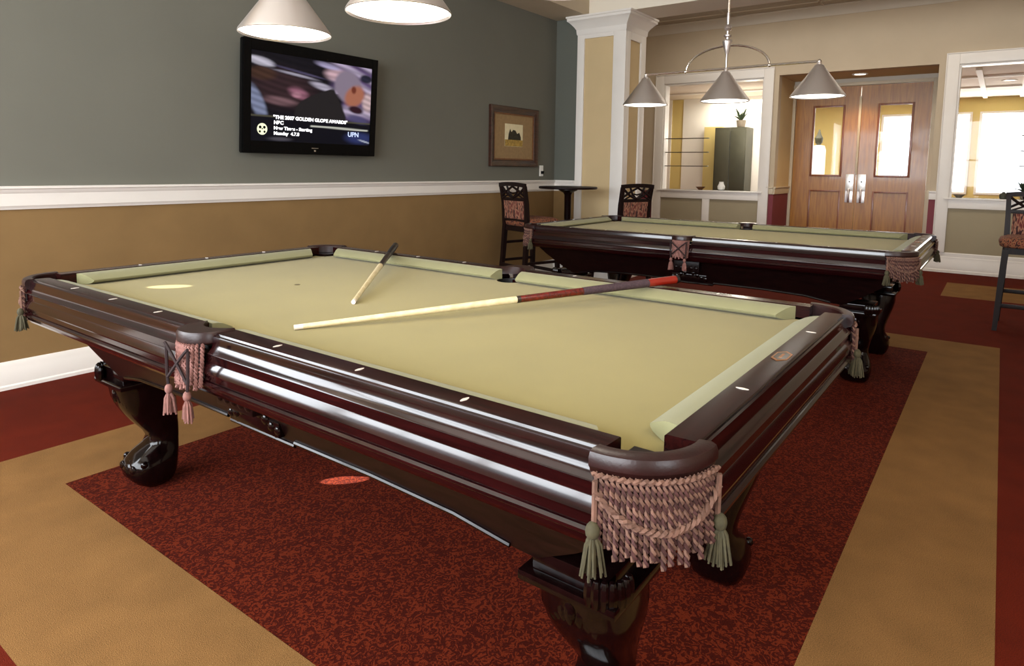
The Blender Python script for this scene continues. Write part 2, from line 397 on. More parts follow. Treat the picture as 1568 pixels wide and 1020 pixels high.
# chair rails, baseboards of the door wall
small_rail = [(0, 0), (.012, 0), (.016, .02), (.016, .08), (.03, .09), (.03, .105), (0, .105)]
run_y('trim_7', small_rail, RY1, 1.12, XD, .9, 'trimwarm')
run_y('trim_8', small_rail, 2.87, 5.0, XD, .9, 'trimwarm')
run_y('trim_9', small_rail, -.94, RY0, XD, .9, 'trim')
run_x('trim_10', small_rail, XD+.0, XR-.06, RY1, .9, 'trimwarm', -1)
run_x('trim_11', small_rail, XD+.0, XR-.06, RY0, .9, 'trimwarm', 1)
bigbase = [(0, 0), (.03, 0), (.03, .03), (.022, .04), (.022, .15), (.016, .16), (.016, .19), (.008, .2), (.008, .24), (0, .25)]
run_y('baseboard_far', bigbase, RY1, 5.0, XD, 0, 'trim')
run_y('baseboard_door', bigbase, YR, RY0, XD, 0, 'trim')
def window_frame(name, a, b, wz, parts, glass=True):
    root = empty(name, (XD, (a+b)/2, wz[0])); root['kind'] = 'structure'
    cy = (a+b)/2
    bm = nb()
    T = .03; W = .125
    def fb(ya, yb, za, zb, t=T): box(bm, (-t, ya-cy, za-wz[0]), (.0, yb-cy, zb-wz[0]), 0, .004)
    fb(b, b+W, .25, wz[1]+W); fb(a-W, a, .25, wz[1]+W); fb(a, b, wz[1], wz[1]+W)
    fb(a-W-.012, a-W, .25, wz[1]+W+.012, .042); fb(b+W, b+W+.012, .25, wz[1]+W+.012, .042); fb(a-W, b+W, wz[1]+W, wz[1]+W+.012, .042)
    fb(a, b, wz[0]-.13, wz[0]-.02)
    for p in parts: fb(p-.055, p+.055, .25, wz[0]-.13, T*.8)
    # jamb lining
    box(bm, (0, a-cy, 0), (.15, a-cy+.02, wz[1]-wz[0])); box(bm, (0, b-cy-.02, 0), (.15, b-cy, wz[1]-wz[0])); box(bm, (0, a-cy+.02, wz[1]-wz[0]-.02), (.15, b-cy-.02, wz[1]-wz[0]))
    fin(bm, 'window_frame', 'trim', root)
    bm = nb(); box(bm, (-.06, a-cy-.05, -.02), (.16, b-cy+.05, .0), 0, .004); fin(bm, 'window_sill', 'trim', root)
    bm = nb(); box(bm, (.09, a-cy+.02, .0), (.094, b-cy-.02, wz[1]-wz[0]-.02)); fin(bm, 'pane', 'glass', root, flat=True)
window_frame('window_1', *W1, WZ, [2.0])
window_frame('window_2', *W2, WZ, [-2.1])

# double doors
def door(name, ya, yb, hinge_right):
    root = empty(name, (XR, ya, 0)); root['kind'] = 'structure'
    w_ = yb-ya
    gy0, gy1 = (.13, w_-.14) if hinge_right else (.14, w_-.13)
    if name == 'door_1': gy0, gy1 = .19, .19+.43
    else: gy0, gy1 = w_-.66, w_-.22
    H = 2.45
    bm = nb()
    t0, t1 = -.02, .025
    box(bm, (t0, 0, 0), (t1, gy0, H)); box(bm, (t0, gy1, 0), (t1, w_, H))
    box(bm, (t0, gy0, 2.19), (t1, gy1, H)); box(bm, (t0, gy0, .96), (t1, gy1, 1.16)); box(bm, (t0, gy0, 0), (t1, gy1, .22))
    box(bm, (t0+.012, gy0, .22), (t1-.012, gy1, .96))
    fin(bm, 'door_leaf', 'doorwood', root, flat=True)
    bm = nb()
    def mould(za, zb, wd=.028, t=.012):
        for (p, q, r_, s) in ((gy0, gy0+wd, za, zb), (gy1-wd, gy1, za, zb), (gy0+wd, gy1-wd, za, za+wd), (gy0+wd, gy1-wd, zb-wd, zb)):
            box(bm, (t0-t, p, r_), (t0+.02, q, s), 0, .003)
    mould(1.16, 2.19); mould(.22, .96, .022, .004)
    fin(bm, 'moulding', 'doordark', root)
    bm = nb(); box(bm, (.0, gy0+.02, 1.18), (.004, gy1-.02, 2.17)); fin(bm, 'pane', 'glass', root, flat=True)
    ky = w_-.075 if name == 'door_2' else .075
    bm = nb(); box(bm, (t0-.006, ky-.052, .955), (t0, ky+.052, 1.2), 0, .002)
    h = fin(bm, 'door_plate', 'steelplate', root)
    bm = nb(); lathe(bm, [(.012, 0), (.012, .006)], (t0-.009, ky, 1.09), 12)
    tube(bm, [(t0-.004, ky, 1.09), (t0-.02, ky, 1.09)], .010, 10)
    fin(bm, 'keyhole', 'tvblack', h)
    bm = nb(); tube(bm, [(t0-.004, ky, .98), (t0-.05, ky, .98), (t0-.055, ky, .96), (t0-.06, ky, .84), (t0-.045, ky, .81), (t0-.004, ky, .80)], .014, 10)
    box(bm, (t0-.008, ky-.05, .79), (t0, ky+.05, .955), 0, .002)
    fin(bm, 'door_handle', 'nickel', h)
    return root
YM = .12
door('door_2', -.74, YM-.003, True)     # right leaf
door('door_1', YM+.003, .985, False)    # left leaf
bm = nb()
box(bm, (XR-.05, .99, 0), (XR+.06, RY1, 2.50), 0, .004); box(bm, (XR-.05, RY0, 0), (XR+.06, -.745, 2.50), 0, .004); box(bm, (XR-.05, -.745, 2.455), (XR+.06, .99, 2.50), 0, .004)
struct(bm, 'trim_12', 'trimwarm')
bm = nb(); box(bm, (XR-.045, YM-.016, 1.2), (XR-.021, YM+.016, 2.30), 0, .003); struct(bm, 'trim_13', 'trimwarm')

# room walls out of view: right and back (with daylight windows)
bm = nb(); box(bm, (XB-.1, YR-.1, 0), (-3.15, YR, 3.5)); box(bm, (-1.45, YR-.1, 0), (XD+.14, YR, 3.5)); box(bm, (-3.15, YR-.1, 0), (-1.45, YR, .8)); box(bm, (-3.15, YR-.1, 2.4), (-1.45, YR, 3.5)); struct(bm, 'wall_right', 'beige', flat=True)
bm = nb()
for q in ((-3.23, -3.15, .72, 2.48), (-1.45, -1.37, .72, 2.48), (-3.15, -1.45, 2.4, 2.48), (-3.15, -1.45, .72, .8)): box(bm, (q[0], YR, q[2]), (q[1], YR+.03, q[3]), 0, .004)
struct(bm, 'window_9', 'trim')
bm = nb()
for q in ((-3.6, -3.57, .72, 2.8), (-2.2, -2.12, .72, 2.8), (-3.57, -2.2, 2.72, 2.8), (-3.57, -2.2, .72, .8)): box(bm, (q[0], YW-.03, q[2]), (q[1], YW, q[3]), 0, .004)
struct(bm, 'window_10', 'trim')
bm = nb()
ed = [YR] + [v for ab in WIN_BACK for v in ab] + [YW]
for i in range(0, len(ed), 2): box(bm, (XB-.12, ed[i], 0), (XB, ed[i+1], CEIL))
for a, b in WIN_BACK: box(bm, (XB-.12, a, 0), (XB, b, .8)); box(bm, (XB-.12, a, 2.72), (XB, b, CEIL))
struct(bm, 'wall_back', 'beige', flat=True)
for i, (a, b) in enumerate(WIN_BACK):
    bm = nb()
    for q in ((a-.03, a, .72, 2.8), (b, b+.03, .72, 2.8), (a, b, 2.72, 2.8), (a, b, .72, .8)): box(bm, (XB, q[0], q[2]), (XB+.03, q[1], q[3]), 0, .004)
    box(bm, (XB-.005, a, 1.58), (XB+.015, b, 1.62)); box(bm, (XB-.005, (a+b)/2-.015, .8), (XB+.015, (a+b)/2+.015, 2.72))
    struct(bm, 'window_%d' % (i+3), 'trim')
# passage end wall
bm = nb(); box(bm, (XC+.14, 5.0, 0), (13.7, 5.1, 3.5)); box(bm, (XC+.141, 2.78, 0), (XC+.24, 5.0, 3.5)); struct(bm, 'wall_passage', 'panel', flat=True)

# hall behind the door wall
HX, HC = 13.4, 2.62
bm = nb(); box(bm, (XD+.14, YR-.1, HC), (XR+.1, W2[1]+.0, HC+.1)); box(bm, (XR+.1, YR-.1, HC), (HX+.2, 5.1, HC+.1)); box(bm, (XD+.14, RY1+.1, HC), (XR+.1, 5.1, HC+.1))
struct(bm, 'ceiling_hall', 'hallceil', flat=True)
bm = nb()
for y in (-3.0, -1.75, -1.22): box(bm, (XR+.2, y-.035, HC-.03), (HX, y+.035, HC))
for x in (10.2, 11.6): box(bm, (x-.05, YR, HC-.028), (x+.05, 3.5, HC-.002))
struct(bm, 'trim_14', 'white', flat=True)
FW = [(-1.98, -1.16), (-1.05, -.70), (-.33, .42)]
FZ = (.85, 2.36)
bm = nb()
ed = [YR] + [v for ab in FW for v in ab] + [5.0]
for i in range(0, len(ed), 2): box(bm, (HX, ed[i], 0), (HX+.15, ed[i+1], HC))
for a, b in FW: box(bm, (HX, a, 0), (HX+.15, b, FZ[0])); box(bm, (HX, a, FZ[1]), (HX+.15, b, HC))
struct(bm, 'wall_hall', 'yellow', flat=True)
bm = nb(); box(bm, (XD+.14, YR-.1, 0), (HX+.2, YR, HC)); struct(bm, 'wall_hall_right', 'yellow', flat=True)
for i, (a, b) in enumerate(FW):
    bm = nb()
    for q in ((a, a+.04, FZ[0], FZ[1]), (b-.04, b, FZ[0], FZ[1]), (a+.04, b-.04, FZ[1]-.04, FZ[1]), (a+.04, b-.04, FZ[0], FZ[0]+.04)): box(bm, (HX-.02, q[0], q[2]), (HX+.05, q[1], q[3]))
    struct(bm, 'window_%d' % (i+6), 'white')
bm = nb(); box(bm, (11.2, 2.0, 0), (11.3, 3.62, HC)); box(bm, (11.2, 3.86, 0), (11.3, 5.0, HC)); struct(bm, 'wall_hall_left', 'white', flat=True)
bm = nb(); box(bm, (11.22, 3.62, 0), (11.32, 3.86, HC)); box(bm, (11.05, 2.78, 0), (11.19, 3.12, 2.06)); struct(bm, 'trim_15', 'yellow', flat=True)

# ------------------------------------------------------------------ pool table
HW, HL = .559, 1.118          # half playing field
NX, NY = HW, HL+.025          # cushion noses
ZB = .765                     # bed cloth
def pocket_centres():
    return [(sx*(HW+.048), sy*(HL+.056), .052) for sx in (-1, 1) for sy in (-1, 1)], [(sx*(HW+.052), 0, .055) for sx in (-1, 1)]
def arc(cx, cy, r, a0, a1, n):
    return [(cx+r*math.cos(a0+(a1-a0)*i/n), cy+r*math.sin(a0+(a1-a0)*i/n)) for i in range(n+1)]
def build_table():
    T = empty('pool_table', (0, 0, 0))
    # bed cloth with pocket cut-outs
    X, Y = HW+.062, HL+.066
    cc, sc = pocket_centres()
    poly = []
    def cut_corner(sx, sy):
        cx, cy, r = sx*(HW+.048), sy*(HL+.056), .052
        # intersection with the lines x = sx*X and y = sy*Y
        dx = abs(X-abs(cx)); dy = math.sqrt(r*r-dx*dx); ey = abs(Y-abs(cy)); ex = math.sqrt(r*r-ey*ey)
        p1 = Vector((sx*X, sy*(abs(cy)-dy))); p2 = Vector((sx*(abs(cx)-ex), sy*Y))
        a1 = math.atan2(p1.y-cy, p1.x-cx); a2 = math.atan2(p2.y-cy, p2.x-cx)
        mid = math.atan2(-sy, -sx)
        def un(a): 
            while a-mid > PI: a -= 2*PI
            while a-mid < -PI: a += 2*PI
            return a
        a1, a2 = un(a1), un(a2)
        return arc(cx, cy, r, a1, a2, 12)
    def cut_side(sx):
        cx, r = sx*(HW+.052), .055
        dx = X-abs(cx); dy = math.sqrt(r*r-dx*dx)
        a = math.atan2(dy, dx)
        if sx > 0: return arc(cx, 0, r, -a, -(2*PI-a), 14)
        return arc(cx, 0, r, PI-a, -PI+a, 14)
    # go round anticlockwise from +x,-y
    poly += cut_corner(1, -1)[::-1]          # from bottom edge up to right edge
    poly += cut_side(1)
    poly += cut_corner(1, 1)
    poly += cut_corner(-1, 1)[::-1]
    s = cut_side(-1)
    poly += s
    poly += cut_corner(-1, -1)
    bm = nb()
    from mathutils.geometry import tessellate_polygon
    top = [bm.verts.new((x, y, ZB)) for x, y in poly]; bot = [bm.verts.new((x, y, ZB-.03)) for x, y in poly]
    tris = tessellate_polygon([[Vector((x, y, 0)) for x, y in poly]])
    for a, b, c in tris:
        bm.faces.new((top[a], top[b], top[c])); bm.faces.new((bot[c], bot[b], bot[a]))
    n = len(poly)
    for i in range(n): bm.faces.new((top[i], bot[i], bot[(i+1) % n], top[(i+1) % n]))
    fin(bm, 'playing_surface', 'cloth', T, angle=40)
    bm = nb(); lathe(bm, [(.011, ZB), (.011, ZB+.0008)], (0, .56, 0), 16); fin(bm, 'foot_spot', 'spotmark', T)
    # cushions
    cprof = [(0, .783), (.001, .778), (.008, .772), (.030, .7655), (.063, .7655), (.063, .8055), (.046, .8042), (.030, .7995), (.014, .7915), (.004, .786)]
    def cushion(side, s, a, b, ca, cb, w0):
        bm = nb(); rs = []
        for end, kk in ((a, ca), (b, cb)):
            ring = []
            for u, z in cprof:
                t = end + kk*max(u, 0)/.063
                uu = u if side == 'x' else w0+(u)*(.063-w0)/.063
                ring.append((s*(HW+uu), t, z) if side == 'x' else (t, s*(HL+uu), z))
            rs.append(ring)
        rings(bm, rs); return fin(bm, 'cushion', 'cushion', T, angle=40)
    for s in (-1, 1):
        cushion('x', s, .062, HL-.068, -.012, .042, 0); cushion('x', s, -HL+.068, -.062, -.042, .012, 0)
        cushion('y', s, -HW+.072, HW-.072, -.034, .034, 0)
    # rails (cap + ogee) and aprons
    rprof = [(.063, .772), (.063, .8055), (.066, .808), (.112, .809), (.117, .808), (.1195, .803), (.1225, .8055), (.126, .803), (.1275, .797), (.128, .790), (.1290, .783), (.1315, .776), (.1365, .769), (.1405, .7655), (.142, .763), (.1405, .761), (.120, .761)]
    aprof = [(.10, .7605), (.137, .7605), (.1365, .7395), (.1372, .7385), (.1420, .7265), (.1446, .7145), (.144, .711), (.1395, .709), (.1392, .694), (.143, .6925), (.1475, .688), (.1475, .683), (.143, .679), (.140, .678), (.138, .668), (.128, .656), (.115, .652), (.02, .652), (.02, .70), (.10, .70)]
    def run(prof, side, s, a, b, name, mat):
        bm = nb()
        rings(bm, [[((s*(HW+u), t, z) if side == 'x' else (t, s*(HL+u), z)) for u, z in prof] for t in (a, b)])
        return fin(bm, name, mat, T, angle=(28 if name == 'rail' else 10))
    def gloss(o, side):      # the moulded outer edge is polished more than the flat cap
        for p in o.data.polygons:
            e = abs(p.center.x)-HW if side == 'x' else abs(p.center.y)-HL
            if e > .117 and len(p.vertices) == 4: p.material_index = 1
    for s in (-1, 1):
        for (a, b) in ((.067, 1.132), (-1.132, -.067)):
            gloss(run(rprof, 'x', s, a, b, 'rail', ['railtop', 'mahogany']), 'x')
        run(aprof, 'x', s, -1.132, 1.132, 'apron', 'mahogany')
        gloss(run(rprof, 'y', s, -.572, .572, 'rail', ['railtop_end', 'mahogany_end']), 'y')
        run(aprof, 'y', s, -.572, .572, 'apron', 'mahogany_end')
    # corner caps, pocket liners
    def corner_cap(sx, sy):
        cx, cy = sx*.570, sy*1.130
        bm = nb()
        sec = [(.100, .775), (.100, .806), (.104, .8105), (.122, .8115), (.130, .808), (.1335, .800), (.1335, .788), (.130, .783), (.129, .778), (.12, .775)]
        rs = []
        nn = 20
        for i in range(nn+1):
            a = R(-4) + R(98)*i/nn
            rs.append([(cx+sx*r*math.cos(a), cy+sy*r*math.sin(a), z) for r, z in sec])
        rings(bm, rs)
        p = fin(bm, 'pocket_cap', 'leather', T)
        bm = nb()
        rs = []
        for r, z in ((.108, .774), (.108, .665), (.09, .660)):
            rs.append([(cx, cy, z)] + [(cx+sx*r*math.cos(R(90)*i/12), cy+sy*r*math.sin(R(90)*i/12), z) for i in range(13)])
        rings(bm, rs); fin(bm, 'corner_block', 'blackwood', T)
        bm = nb()
        hx, hy, r = sx*(HW+.048), sy*(HL+.056), .0515
        lathe(bm, [(r, .80), (r, .70), (r*.6, .68), (.001, .675), (.001, .672), (r*.6+.003, .676), (r+.003, .70), (r+.003, .774)][:4], (hx, hy, -.035), 24, cap=False)
        fin(bm, 'pocket', 'pocketblack', T)
        # fringe of twisted cords
        bm = nb(); nc = 25
        for i in range(nc):
            a = R(2) + R(86)*i/(nc-1)
            r = .132; L = .108 + .008*math.sin(i*1.7) + .016*math.sin(PI*i/(nc-1))
            x, y = cx+sx*r*math.cos(a), cy+sy*r*math.sin(a)
            for mi_, ph in ((0, 0), (1, PI)):
                pts = []
                m = 26
                for k in range(m+1):
                    zz = .780 - L*k/m
                    sw = .006*math.sin(i*2.1)*(k/m)**2 + .006*(k/m)
                    th = ph + k*PI*.5
                    ox, oy = .0028*math.cos(th), .0028*math.sin(th)
                    pts.append((x+sx*sw*math.cos(a)+ox, y+sy*sw*math.sin(a)+oy, zz))
                tube(bm, pts, .0030, 4, mi=mi_)
        fr = fin(bm, 'pocket_fringe', ['fringe', 'fringe_mid'], T, angle=60)
        bm = nb()
        rs = []
        for r, z in ((.122, .782), (.127, .782), (.128, .772), (.127, .700), (.122, .690)):
            rs.append([(cx+sx*r*math.cos(R(-2)+R(94)*i/16), cy+sy*r*math.sin(R(-2)+R(94)*i/16), z) for i in range(17)])
        rings(bm, rs, closed_ring=False, cap=False, loop=True); fin(bm, 'fringe_band', 'fringe_dark', fr)
        # draped cord
        for ph in (0, PI):
            pass
        bm = nb()
        for ph in (0, PI):
            pts = []
            for k in range(61):
                f = k/60; a = R(2)+R(86)*f; dip = .050*(1-(2*f-1)**2)+.006*math.sin(f*40)*0
                rr = .141 + .003*math.cos(ph+k*1.2)
                pts.append((cx+sx*rr*math.cos(a), cy+sy*rr*math.sin(a), .755-dip+.003*math.sin(ph+k*1.2)))
            tube(bm, pts, .0036, 4)
        pts = [(cx+sx*(.137+.0015*math.cos(k*1.4))*math.cos(R(90)*k/90), cy+sy*(.137+.0015*math.cos(k*1.4))*math.sin(R(90)*k/90), .779+.0015*math.sin(k*1.4)) for k in range(91)]
        tube(bm, pts, .0036, 5)
        for aa in (R(3), R(87)):
            pts = [(cx+sx*.142*math.cos(aa), cy+sy*.142*math.sin(aa), .772-.075*k/10) for k in range(11)]
            tube(bm, pts, .0042, 5)
        fin(bm, 'draped_cord', 'fringe', fr)
        for aa in (R(3), R(87)):
            bx, by = cx+sx*.146*math.cos(aa), cy+sy*.146*math.sin(aa)
            bm = nb()
            ball(bm, (bx, by, .698), .011, sz=1.3)
            for k in range(44):
                t = 2.4*k; q = math.sqrt(random.uniform(.05, 1))
                tube(bm, [(bx, by, .695), (bx+.012*q*math.cos(t), by+.012*q*math.sin(t), .678), (bx+.021*q*math.cos(t), by+.021*q*math.sin(t), .630+random.uniform(0, .010))], [.0035, .0026, .0018], 4)
            fin(bm, 'tassel', 'tassel', fr, angle=60)
    for sx in (-1, 1):
        for sy in (-1, 1): corner_cap(sx, sy)
    for s in (-1, 1):
        bm = nb()
        outer = [(s*(HW+.10+.072*(1-abs(t/.076)**3)), t) for t in [(-.066+.132*i/14) for i in range(15)]]
        inner = [(s*(HW+.105), t) for t in [(.066-.132*i/14) for i in range(15)]]
        inner = [(s*(HW+.066+.04*(1-(t/.066)**2)), t) for x, t in inner]
        def sc_(f, z): 
            c = (s*(HW+.11), 0)
            return [(c[0]+(x-c[0])*f, y*f, z) for x, y in outer+inner]
        rings(bm, [sc_(.95, .783), sc_(1, .787), sc_(1, .806), sc_(.95, .813)]); fin(bm, 'pocket_cap', 'leather', T)
        bm = nb(); lathe(bm, [(.0545, .80), (.0545, .70), (.03, .68), (.001, .675)], (s*(HW+.052), 0, -.035), 20, cap=False); fin(bm, 'pocket', 'pocketblack', T)
        bm = nb(); nc = 14
        for i in range(nc):
            t = -.052+.104*i/(nc-1); x = s*(HW+.102+.072*(1-abs(t/.076)**3)-.006); L = .108+.008*math.sin(i*2.3)
            for ph in (0, PI):
                pts = []
                for k in range(23):
                    th = ph+k*PI*.5; sw = .008*(k/22)
                    pts.append((x+s*sw+.003*math.cos(th), t*(1-.06*k/22)+.003*math.sin(th), .786-L*k/22))
                tube(bm, pts, .0036, 4)
        fr = fin(bm, 'pocket_fringe', 'fringe' if s > 0 else 'tassel_pink', T, angle=60)
        bm = nb(); box(bm, (s*(HW+.148)-.006, -.05, .70), (s*(HW+.148)+.006, .05, .786)); fin(bm, 'fringe_band', 'fringe_dark', fr)
        bm = nb()
        for sg in (-1, 1):
            tube(bm, [(s*(HW+.184), sg*(.055-.100*f), .780-.085*f**1.1) for f in [k/8 for k in range(9)]], .004, 5)
            tube(bm, [(s*(HW+.182), sg*.052, .775), (s*(HW+.184), sg*.050, .70), (s*(HW+.184), sg*.044, .665)], .004, 5)
        fin(bm, 'draped_cord', 'fringe_dark', fr)
        for sg in (-1, 1):
            bx, by = s*(HW+.184), sg*.044
            bm = nb(); ball(bm, (bx, by, .664), .010, sz=1.3)
            for k in range(22):
                t = 2*PI*k/22; q = random.uniform(.3, 1)
                tube(bm, [(bx, by, .658), (bx+.011*q*math.cos(t), by+.011*q*math.sin(t), .64), (bx+.016*q*math.cos(t), by+.016*q*math.sin(t), .598+random.uniform(0, .01))], [.0035, .003, .0025], 4)
            fin(bm, 'tassel', 'tassel_pink', fr, angle=60)
        # iron bracket that carries the side pocket
        bm = nb(); box(bm, (min(s*.50, s*.60), -.085, .575), (max(s*.50, s*.60), .085, .652), 0, .008)
        for k in range(5): ball(bm, (s*.598, -.066+.033*k, .60), .014, sx=.6)
        fin(bm, 'pocket_bracket', 'blackwood', T)
    # sights
    for s in (-1, 1):
        for k in (1, 2, 3, 5, 6, 7):
            y = HL-k*2*HL/8
            bm = nb(); prism(bm, [(s*(HW+.092)+.0125*math.cos(q*PI/6)*abs(math.cos(q*PI/6)), y+.0048*math.sin(q*PI/6)) for q in range(12)], 'z', .8088, .8096); fin(bm, 'sight', 'pearl', T, flat=True)
        for k in (1, 2, 3):
            if s < 0 and k == 2: continue
            x = -HW+k*2*HW/4
            bm = nb(); prism(bm, [(x+.0048*math.cos(q*PI/6), s*(HL+.092)+.0125*math.sin(q*PI/6)*abs(math.sin(q*PI/6))) for q in range(12)], 'z', .8088, .8096); fin(bm, 'sight', 'pearl', T, flat=True)
    bm = nb()
    hexa = lambda f: [(-.046*f, 0), (-.026*f, -.017*f), (.026*f, -.017*f), (.046*f, 0), (.026*f, .017*f), (-.026*f, .017*f)]
    prism(bm, [(x, y-(HL+.092)) for x, y in hexa(1)], 'z', .8088, .8098, 0)
    prism(bm, [(x, y-(HL+.092)) for x, y in hexa(.78)], 'z', .8098, .8101, 1)
    box(bm, (-.018, -(HL+.095), .8101), (.018, -(HL+.089), .8104), 0)
    fin(bm, 'name_plate', ['brass', 'cuedark'], T, flat=True, label='small brass maker plate')
    # cabinet: tapered, lower edge arched between the legs
    def zb(y):
        y = abs(y)
        pts = [(0, .488), (.15, .488), (.155, .500), (.45, .500), (.70, .490), (.84, .466), (.90, .462), (1.0, .52), (1.10, .59), (1.165, .648)]
        for (a, za), (b, zb_) in zip(pts, pts[1:]):
            if y <= b: return za+(zb_-za)*(y-a)/(b-a)
        return .65
    xo = lambda z: .585-(.66-z)*.40
    ysamp = sorted(set([s*v for s in (-1, 1) for v in (0, .149, .156, .3, .45, .6, .7, .77, .84, .90, .95, 1.0, 1.05, 1.10, 1.16)]))
    bm = nb()
    rings(bm, [[(-.585, y, .66), (-xo(zb(y)), y, zb(y)), (xo(zb(y)), y, zb(y)), (.585, y, .66)] for y in ysamp])
    fin(bm, 'cabinet', 'blackwood', T, angle=25)
    for s in (-1, 1):
        for seg in ([y for y in ysamp if .156 <= y <= .84], [y for y in ysamp if -.84 <= y <= -.156], [-.149, 0, .149]):
            bm = nb(); tube(bm, [(s*(xo(zb(y))+.003), y, zb(y)+.004) for y in seg], .0065, 8); fin(bm, 'frame_moulding', 'legwood', T)
        bm = nb(); box(bm, (min(s*(xo(.52)-.01), s*(xo(.55)+.004)), -.115, .51), (max(s*(xo(.52)-.01), s*(xo(.55)+.004)), .115, .552), 0, .004)
        for k in range(9):
            t = (k-4)/4
            ball(bm, (s*(xo(.55)+.004), t*.11, .548+.018*math.cos(t*PI)), .016-.004*abs(t), sx=.5, n=8)
        for sg in (-1, 1):
            for k in range(4): ball(bm, (s*(xo(.53)+.003), sg*(.03+.02*k), .52-.002*k), .010, sx=.5, n=8)
        fin(bm, 'carving', 'legwood', T)
    # legs
    def leg(sx, sy):
        cyl = sy*.972
        secs = [(.412, .302, .508, .102), (.395, .300, .500, .100), (.36, .298, .494, .100), (.32, .294, .478, .092), (.28, .290, .455, .080), (.24, .286, .425, .068), (.205, .284, .396, .060), (.18, .284, .384, .057), (.155, .286, .396, .060), (.13, .288, .436, .070), (.105, .292, .464, .080), (.075, .297, .474, .084), (.045, .302, .466, .082), (.02, .312, .446, .074), (.003, .330, .420, .058)]
        bm = nb(); rs = []
        for z, xi, xou, hy in secs:
            cx, hx = (xi+xou)/2, (xou-xi)/2; ring = []
            for k in range(20):
                a = 2*PI*k/20; c, s_ = math.cos(a), math.sin(a); e = .62
                ring.append((sx*(cx+hx*math.copysign(abs(c)**e, c)), cyl+hy*math.copysign(abs(s_)**e, s_), z))
            rs.append(ring)
        rings(bm, rs); lg = fin(bm, 'leg', 'legwood', T, angle=50)
        bm = nb()
        x0, x1_ = sorted((sx*.290, sx*.520)); box(bm, (x0, cyl-.108, .412), (x1_, cyl+.108, .434), 0, .006)
        x0, x1_ = sorted((sx*.305, sx*.500)); box(bm, (x0, cyl-.085, .434), (x1_, cyl+.085, .475), 0, .004)
        fin(bm, 'leg_block', 'legwood', lg)
        bm = nb()
        for k in range(7):     # carved shell on the knee
            a = R(-60+20*k)
            ball(bm, (sx*(.494-.006*abs(k-3)), cyl+.052*math.sin(a), .335+.040*math.cos(a)), .014, sx=.7, sz=2.0, n=8)
        fin(bm, 'carving', 'legwood', lg)
        bm = nb(); ball(bm, (sx*.41, cyl, .075), .075, sx=.9, sy=.95, sz=.7, n=14)
        for sg in (-1, 1):     # scroll beads on the foot
            for k in range(4): ball(bm, (sx*(.435-.026*k), cyl+sg*(.070-.004*k), .105-.010*k), .014, sy=.9, n=8)
        for k in range(3): ball(bm, (sx*(.462), cyl+(-.04+.04*k), .085), .018, sx=.7, n=8)
        fin(bm, 'foot_carving', 'legwood', lg)
        # fluted shell at the corner of the frame above the leg
        bm = nb()
        for k in range(7):
            a = R(-10+ 110*k/6)
            px, py = sx*(.475+.045*math.cos(a)), sy*(1.035+.045*math.sin(a))
            ball(bm, (px, py, .452), .012, sz=2.6, n=8)
        fin(bm, 'corner_shell', 'legwood', T)
    for sx in (-1, 1):
        for sy in (-1, 1): leg(sx, sy)
    return T

T1 = build_table()
index_kids()
T2 = copy_tree(T1); T2.location = (3.117, .012, 0)
tag(T1, 'large nearer pool table with two cues lying across its tan cloth', 'pool table')
tag(T2, 'pool table standing behind the nearer one, with empty cloth, beside the double doors', 'pool table')

# ------------------------------------------------------------------ cues
def cue(name, tip, joint_f, end, segs, label, rt=.0075, rb=.0150):
    tip = Vector(tip); end = Vector(end); d = end-tip; L = d.length; d.normalize()
    root = empty(name, tip)
    def piece(nm, f0, f1, mat, par, bulge=0):
        bm = nb()
        r0 = rt+(rb-rt)*f0+bulge; r1 = rt+(rb-rt)*f1+bulge
        tube(bm, [d*L*(f0+(f1-f0)*k/6) for k in range(7)], [r0+(r1-r0)*k/6 for k in range(7)], 16)
        return fin(bm, nm, mat, par)
    for nm, f0, f1, mat, b in segs: piece(nm, f0, f1, mat, root, b)
    tag(root, label, 'cue', 'pool cues on the nearer table')
cue('pool_cue', (-.435, -.034, .7725), .5, (.714, -.670, .831),
    [('ferrule', 0, .018, 'pearl', 0), ('shaft', .018, .515, 'maple', 0), ('joint', .515, .525, 'cuedark', .0003), ('forearm', .525, .70, 'cuered', 0), ('wrap', .70, .90, 'cuewrap', .0006), ('butt', .90, .99, 'cueorange', 0), ('bumper', .99, 1.0, 'pocketblack', -.001)],
    'long pool cue with pale shaft and red butt resting on the far rail')
cue('pool_cue', (-.104, .112, .7725), .5, (.742, .805, .832),
    [('ferrule', 0, .018, 'pearl', 0), ('shaft', .018, .545, 'maple', 0), ('joint', .545, .56, 'cuedark', .0003), ('forearm', .56, .78, 'cuedark', 0), ('wrap', .78, .93, 'pocketblack', .0006), ('butt', .93, 1.0, 'cuedark', 0)],
    'foreshortened pool cue with pale shaft and dark butt pointing to the far corner pocket')

